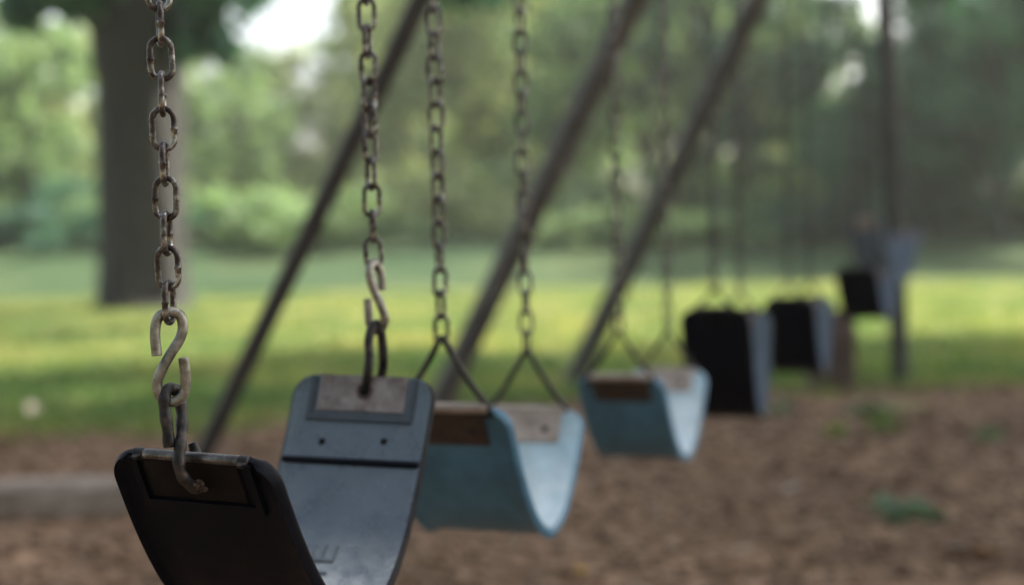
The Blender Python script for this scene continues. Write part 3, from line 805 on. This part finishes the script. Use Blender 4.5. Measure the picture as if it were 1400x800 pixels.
for i, (k, mt) in enumerate((('mid', 'leaf_mid'), ('light', 'leaf_light'), ('dark', 'leaf_dark'))):
    for j in range(2):
        V[k, j] = tree_meshes(11 + i * 7 + j, 11, 3.6, 1.6, 46, 62, .42, .22, mt)
def tree(x, y, kind, var, s, sz, label, group, name='broadleaf_tree', cat='tree', rz=None):
    root = thing(name, label, cat, (x, y, (hill(x, y) if y > 22 else 0) - .04), group)
    root.rotation_euler = (0, 0, random.uniform(0, 6.28) if rz is None else rz); root.scale = (s, s, s * sz)
    for nm, me in zip(('trunk', 'crown'), V[kind, var]):
        link(bpy.data.objects.new(nm, me), root)
    return root
GW = 'trees of the hazy wood behind the lawn'
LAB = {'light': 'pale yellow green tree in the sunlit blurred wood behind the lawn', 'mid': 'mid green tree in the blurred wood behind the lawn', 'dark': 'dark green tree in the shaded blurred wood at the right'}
def X(px, y): return (px - 700) / FPX * y
# px, distance, kind, scale, vertical stretch
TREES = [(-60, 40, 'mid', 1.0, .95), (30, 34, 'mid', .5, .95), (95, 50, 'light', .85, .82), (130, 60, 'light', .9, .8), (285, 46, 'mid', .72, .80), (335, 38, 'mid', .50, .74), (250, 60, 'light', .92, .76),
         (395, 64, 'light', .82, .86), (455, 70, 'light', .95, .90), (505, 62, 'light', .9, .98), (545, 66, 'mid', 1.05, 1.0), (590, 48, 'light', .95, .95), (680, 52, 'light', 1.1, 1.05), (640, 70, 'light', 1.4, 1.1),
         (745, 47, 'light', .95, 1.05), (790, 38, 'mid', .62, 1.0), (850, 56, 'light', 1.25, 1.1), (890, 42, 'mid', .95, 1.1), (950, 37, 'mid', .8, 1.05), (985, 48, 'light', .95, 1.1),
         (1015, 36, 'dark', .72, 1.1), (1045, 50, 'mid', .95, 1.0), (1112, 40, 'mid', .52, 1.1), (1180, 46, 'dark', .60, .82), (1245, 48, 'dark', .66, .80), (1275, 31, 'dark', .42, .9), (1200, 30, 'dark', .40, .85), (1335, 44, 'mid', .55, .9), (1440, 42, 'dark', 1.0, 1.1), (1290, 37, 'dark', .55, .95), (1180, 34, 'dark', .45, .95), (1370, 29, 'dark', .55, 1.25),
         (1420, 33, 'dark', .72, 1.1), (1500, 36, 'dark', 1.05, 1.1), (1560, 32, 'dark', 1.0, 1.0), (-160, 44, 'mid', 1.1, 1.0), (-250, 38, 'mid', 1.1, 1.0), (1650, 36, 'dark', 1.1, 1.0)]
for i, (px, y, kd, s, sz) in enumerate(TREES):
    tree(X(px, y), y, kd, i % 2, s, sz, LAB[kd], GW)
for i, (x, y, s) in enumerate(((-9, -9, 1.0), (-3.5, -12, 1.1), (2.5, -10.5, 1.0), (8, -13, 1.15), (-13, -2, .95), (14, -8, 1.1))):  # unseen trees, added to cut the sky light from behind the camera
    tree(x, y, 'mid', i % 2, s, 1.0, 'leafy tree added unseen behind the viewer to block sky light', 'added trees behind the viewer')
# understorey bushes along the edge of the wood
def bush_mesh(seed, mat):
    rnd = random.Random(seed); cl = [(Vector((rnd.gauss(0, .8), rnd.gauss(0, .6), rnd.uniform(.35, 1.5))), rnd.uniform(.45, .75)) for _ in range(12)]
    b_ = bmesh.new(); leaf_cloud(b_, cl, 80, .24, rnd)
    me = bpy.data.meshes.new('foliage'); b_.to_mesh(me); b_.free(); me.materials.append(M[mat]); return me
BU = {k: [bush_mesh(40 + i + j * 5, m) for j in range(2)] for i, (k, m) in enumerate((('mid', 'leaf_mid'), ('light', 'leaf_light'), ('dark', 'leaf_dark')))}
def stem_mesh():
    b_ = bmesh.new()
    for k in range(5):
        a = k * 1.25; tube(b_, [(0, 0, -.1), (math.cos(a) * .25, math.sin(a) * .25, .5), (math.cos(a) * .6, math.sin(a) * .5, 1.1)], [.03, .022, .012], 6)
    me = bpy.data.meshes.new('stem'); b_.to_mesh(me); b_.free(); me.materials.append(M['bark']); return me
STEM = stem_mesh()
LB = {'mid': 'mid green bush in the shade at the foot of the blurred wood', 'light': 'pale green bush catching light at the foot of the blurred wood', 'dark': 'dark green bush in the shade at the foot of the blurred wood'}
rnd = random.Random(5)
for i in range(58):
    px = -140 + 1680 * i / 57 + rnd.uniform(-14, 14); y = rnd.uniform(31, 39)
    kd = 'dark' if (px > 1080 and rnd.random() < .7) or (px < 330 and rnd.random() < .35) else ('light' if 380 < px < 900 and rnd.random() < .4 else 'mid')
    r = thing('bush', LB[kd], 'bush', (X(px, y), y, hill(X(px, y), y) - .03), 'bushes along the foot of the wood')
    s = rnd.uniform(.45, .95) * y / 32; r.scale = (s * 1.6, s * 1.3, s * rnd.uniform(.5, 1.05)); r.rotation_euler = (0, 0, rnd.uniform(0, 6.28))
    link(bpy.data.objects.new('foliage', BU[kd][i % 2]), r); link(bpy.data.objects.new('stem', STEM), r)
# the far wood that closes the view, one mass
bm = bmesh.new(); rnd = random.Random(9); cl = []
for i in range(260):
    y = rnd.uniform(78, 96); px = rnd.uniform(-250, 1650)
    top = 8.5 + 5 * noise.noise(Vector((px * .006, 2, 0))) + (5 if 540 < px < 1060 or px > 1360 else 0) - (4 if 1120 < px < 1330 else 0) - (2 if 250 < px < 480 else 0)
    cl.append((Vector((X(px, y), y, rnd.uniform(1.5, max(3, top + 1)))), rnd.uniform(1.6, 2.6)))
leaf_cloud(bm, cl, 46, 1.0, rnd)
fw = build('distant_wood', bm, M['leaf_light'], smooth=False); tag(fw, kind='stuff')

# the big dark trunk on the left
pt = on_ground(190, 421)
ok = thing('shade_tree', 'big dark tree trunk on the lawn, behind the nearest chain', 'tree', (pt.x, pt.y, 0))
rw = .585
bm = bmesh.new()
pts = [Vector((pt.x + dx, pt.y, z)) for dx, z in ((.06, -.4), (.06, 0), (.07, .5), (.09, 1.5), (.11, 2.8), (.10, 3.8), (.0, 4.6), (-.1, 6.0), (.1, 8.5))]
pts = catmull(pts, 6); rr = []
for q in pts: rr.append(rw * (1.25 if q.z < .05 else 1.14 if q.z < .12 else 1.07 if q.z < .3 else 1.02 if q.z < .6 else 1.0 if q.z < 3.2 else 1.12 if q.z < 4.7 else max(.25, .9 - (q.z - 4.7) * .15)))
tube(bm, pts, rr, 22)
for v in bm.verts:
    a = math.atan2(v.co.y - pt.y, v.co.x - pt.x)
    v.co.x += .03 * math.sin(a * 7 + v.co.z * .6); v.co.y += .03 * math.cos(a * 6 + v.co.z * .5)
for ex, ey, ez, r0, z0 in ((-3.4, .4, 6.2, .30, 3.7), (3.2, -.6, 7.0, .26, 4.4), (-1.5, 2.4, 8, .26, 4.8), (1.2, -2.6, 8.4, .22, 5.2)):
    a = Vector((pt.x, pt.y, z0)); b_ = Vector((pt.x + ex, pt.y + ey, ez)); m = a.lerp(b_, .45) + Vector((0, 0, .2))
    pp = catmull([a, m, b_], 6); tube(bm, pp, [r0 * (1 - .75 * i / len(pp)) for i in range(len(pp))], 10)
build('trunk', bm, M['bark'], ok)
def crown(center, rx, ry, rz, n, per, leaf, seed, mat, parent, extra=()):
    rnd = random.Random(seed); cl = []
    while len(cl) < n:
        d = Vector([rnd.uniform(-1, 1) for _ in range(3)])
        if d.length > 1 or d.length < .2: continue
        cl.append((Vector(center) + Vector((d.x * rx, d.y * ry, d.z * rz)), rnd.uniform(.6, 1.15)))
    cl += [(Vector(c), r) for c, r in extra]
    b_ = bmesh.new(); leaf_cloud(b_, cl, per, leaf, rnd)
    return build('crown', b_, M[mat], parent, smooth=False)
xt = [(at(285, 38, 19.5), .30), (at(262, 62, 19.3), .3), (at(305, 64, 19.3), .22), (at(272, 8, 19.4), .45), (at(310, -6, 19.2), .5), (at(345, -30, 19.3), .55), (at(250, -20, 19.5), .5), (at(130, -6, 19.2), .5), (at(30, 20, 19.2), .22), (at(650, -22, 17), .5), (at(600, -40, 17), .55), (at(700, -40, 17.5), .5), (at(40, -5, 19.5), .45), (at(85, -12, 19), .4), (at(20, 15, 20.5), .3)]
xr = random.Random(3)
for _ in range(60): xt.append(((pt.x + 3.6 + xr.uniform(-3.0, 2.2), pt.y - 4.6 + xr.uniform(-2.4, 3.6), xr.uniform(5.2, 8.6)), xr.uniform(.6, 1.0)))  # crown clumps out of view, added to shade the trunk
crown((pt.x - .3, pt.y + .2, 8.4), 5.6, 5.0, 3.4, 90, 60, .3, 77, 'leaf_dark', ok, xt)
# the tree whose shade lies over the swings: it stands right of the view
_k = 8.6 / math.tan(R(SUN_EL)); r2 = Vector((1.2 + _k * math.sin(R(SUN_AZ)), 4.8 + _k * math.cos(R(SUN_AZ)), 0))
t2 = thing('overhanging_tree', 'broad tree standing right of the swings and shading them', 'tree', r2)
bm = bmesh.new(); pp = catmull([r2 - Vector((0, 0, .3)), r2 + Vector((0, 0, 1)), r2 + Vector((-.2, 0, 4)), r2 + Vector((-.5, .2, 8))], 6)
tube(bm, pp, [.5 - .35 * i / len(pp) for i in range(len(pp))], 14)
for ex, ey, ez in ((-5, -2, 8.5), (-3, 3, 9), (3, 2, 8), (2, -4, 8.5), (-4.5, .5, 7.6)):
    a = r2 + Vector((-.2, 0, 4)); b_ = r2 + Vector((ex, ey, ez)); q = catmull([a, a.lerp(b_, .5) + Vector((0, 0, .3)), b_], 6)
    tube(bm, q, [.2 * (1 - .75 * i / len(q)) for i in range(len(q))], 9)
build('trunk', bm, M['bark'], t2)
crown(r2 + Vector((-.5, 0, 8.6)), 7.2, 6.6, 2.8, 330, 60, .42, 78, 'leaf_mid', t2)

# ------------------------------------------------------------------ light
w = bpy.data.worlds.new('World'); sc.world = w; w.use_nodes = True
nt = w.node_tree; bg = nt.nodes['Background']
sky = nt.nodes.new('ShaderNodeTexSky'); sky.sky_type = 'NISHITA'; sky.sun_disc = False
sky.sun_elevation = R(SUN_EL); sky.sun_rotation = R(SUN_AZ); sky.air_density = 1.0; sky.dust_density = 5.0; sky.ozone_density = 1.0
hs = nt.nodes.new('ShaderNodeHueSaturation'); hs.inputs['Saturation'].default_value = .55; nt.links.new(sky.outputs[0], hs.inputs['Color']); nt.links.new(hs.outputs[0], bg.inputs[0]); bg.inputs[1].default_value = 0.12
ld = bpy.data.lights.new('sun', 'SUN'); ld.energy = 4.8; ld.angle = R(0.6); ld.color = (1, .93, .80)
lo = bpy.data.objects.new('sun', ld); COL.objects.link(lo)
sd = Vector((math.sin(R(SUN_AZ)) * math.cos(R(SUN_EL)), math.cos(R(SUN_AZ)) * math.cos(R(SUN_EL)), math.sin(R(SUN_EL))))
lo.rotation_euler = (-sd).to_track_quat('-Z', 'Y').to_euler(); lo.location = (20, 20, 40)

# ------------------------------------------------------------------ air
HAZE = 0.0010
if HAZE:
    bm = bmesh.new(); box8(bm, [Vector((x, y, z)) for x in (-75, 75) for y in (-26, 112) for z in (-1.2, 22)])
    m = bpy.data.materials.new('air'); m.use_nodes = True; nt = m.node_tree
    nt.nodes.remove(nt.nodes['Principled BSDF'])
    pv = nt.nodes.new('ShaderNodeVolumePrincipled'); pv.inputs['Color'].default_value = (.93, .95, .92, 1); pv.inputs['Density'].default_value = HAZE; pv.inputs['Anisotropy'].default_value = .3
    nt.links.new(pv.outputs[0], nt.nodes['Material Output'].inputs['Volume'])
    hz = build('haze', bm, m, smooth=False); tag(hz, kind='stuff')

sc.view_settings.view_transform = 'Standard'; sc.view_settings.look = 'None'
sc.view_settings.gamma = 1; sc.view_settings.use_curve_mapping = False
sc.view_settings.exposure = 1.88
sc.render.engine = 'CYCLES'
sc.cycles.use_denoising = True
try: sc.cycles.denoiser = 'OPENIMAGEDENOISE'
except Exception: pass
sc.cycles.max_bounces = 8; sc.cycles.transparent_max_bounces = 8; sc.cycles.volume_bounces = 1
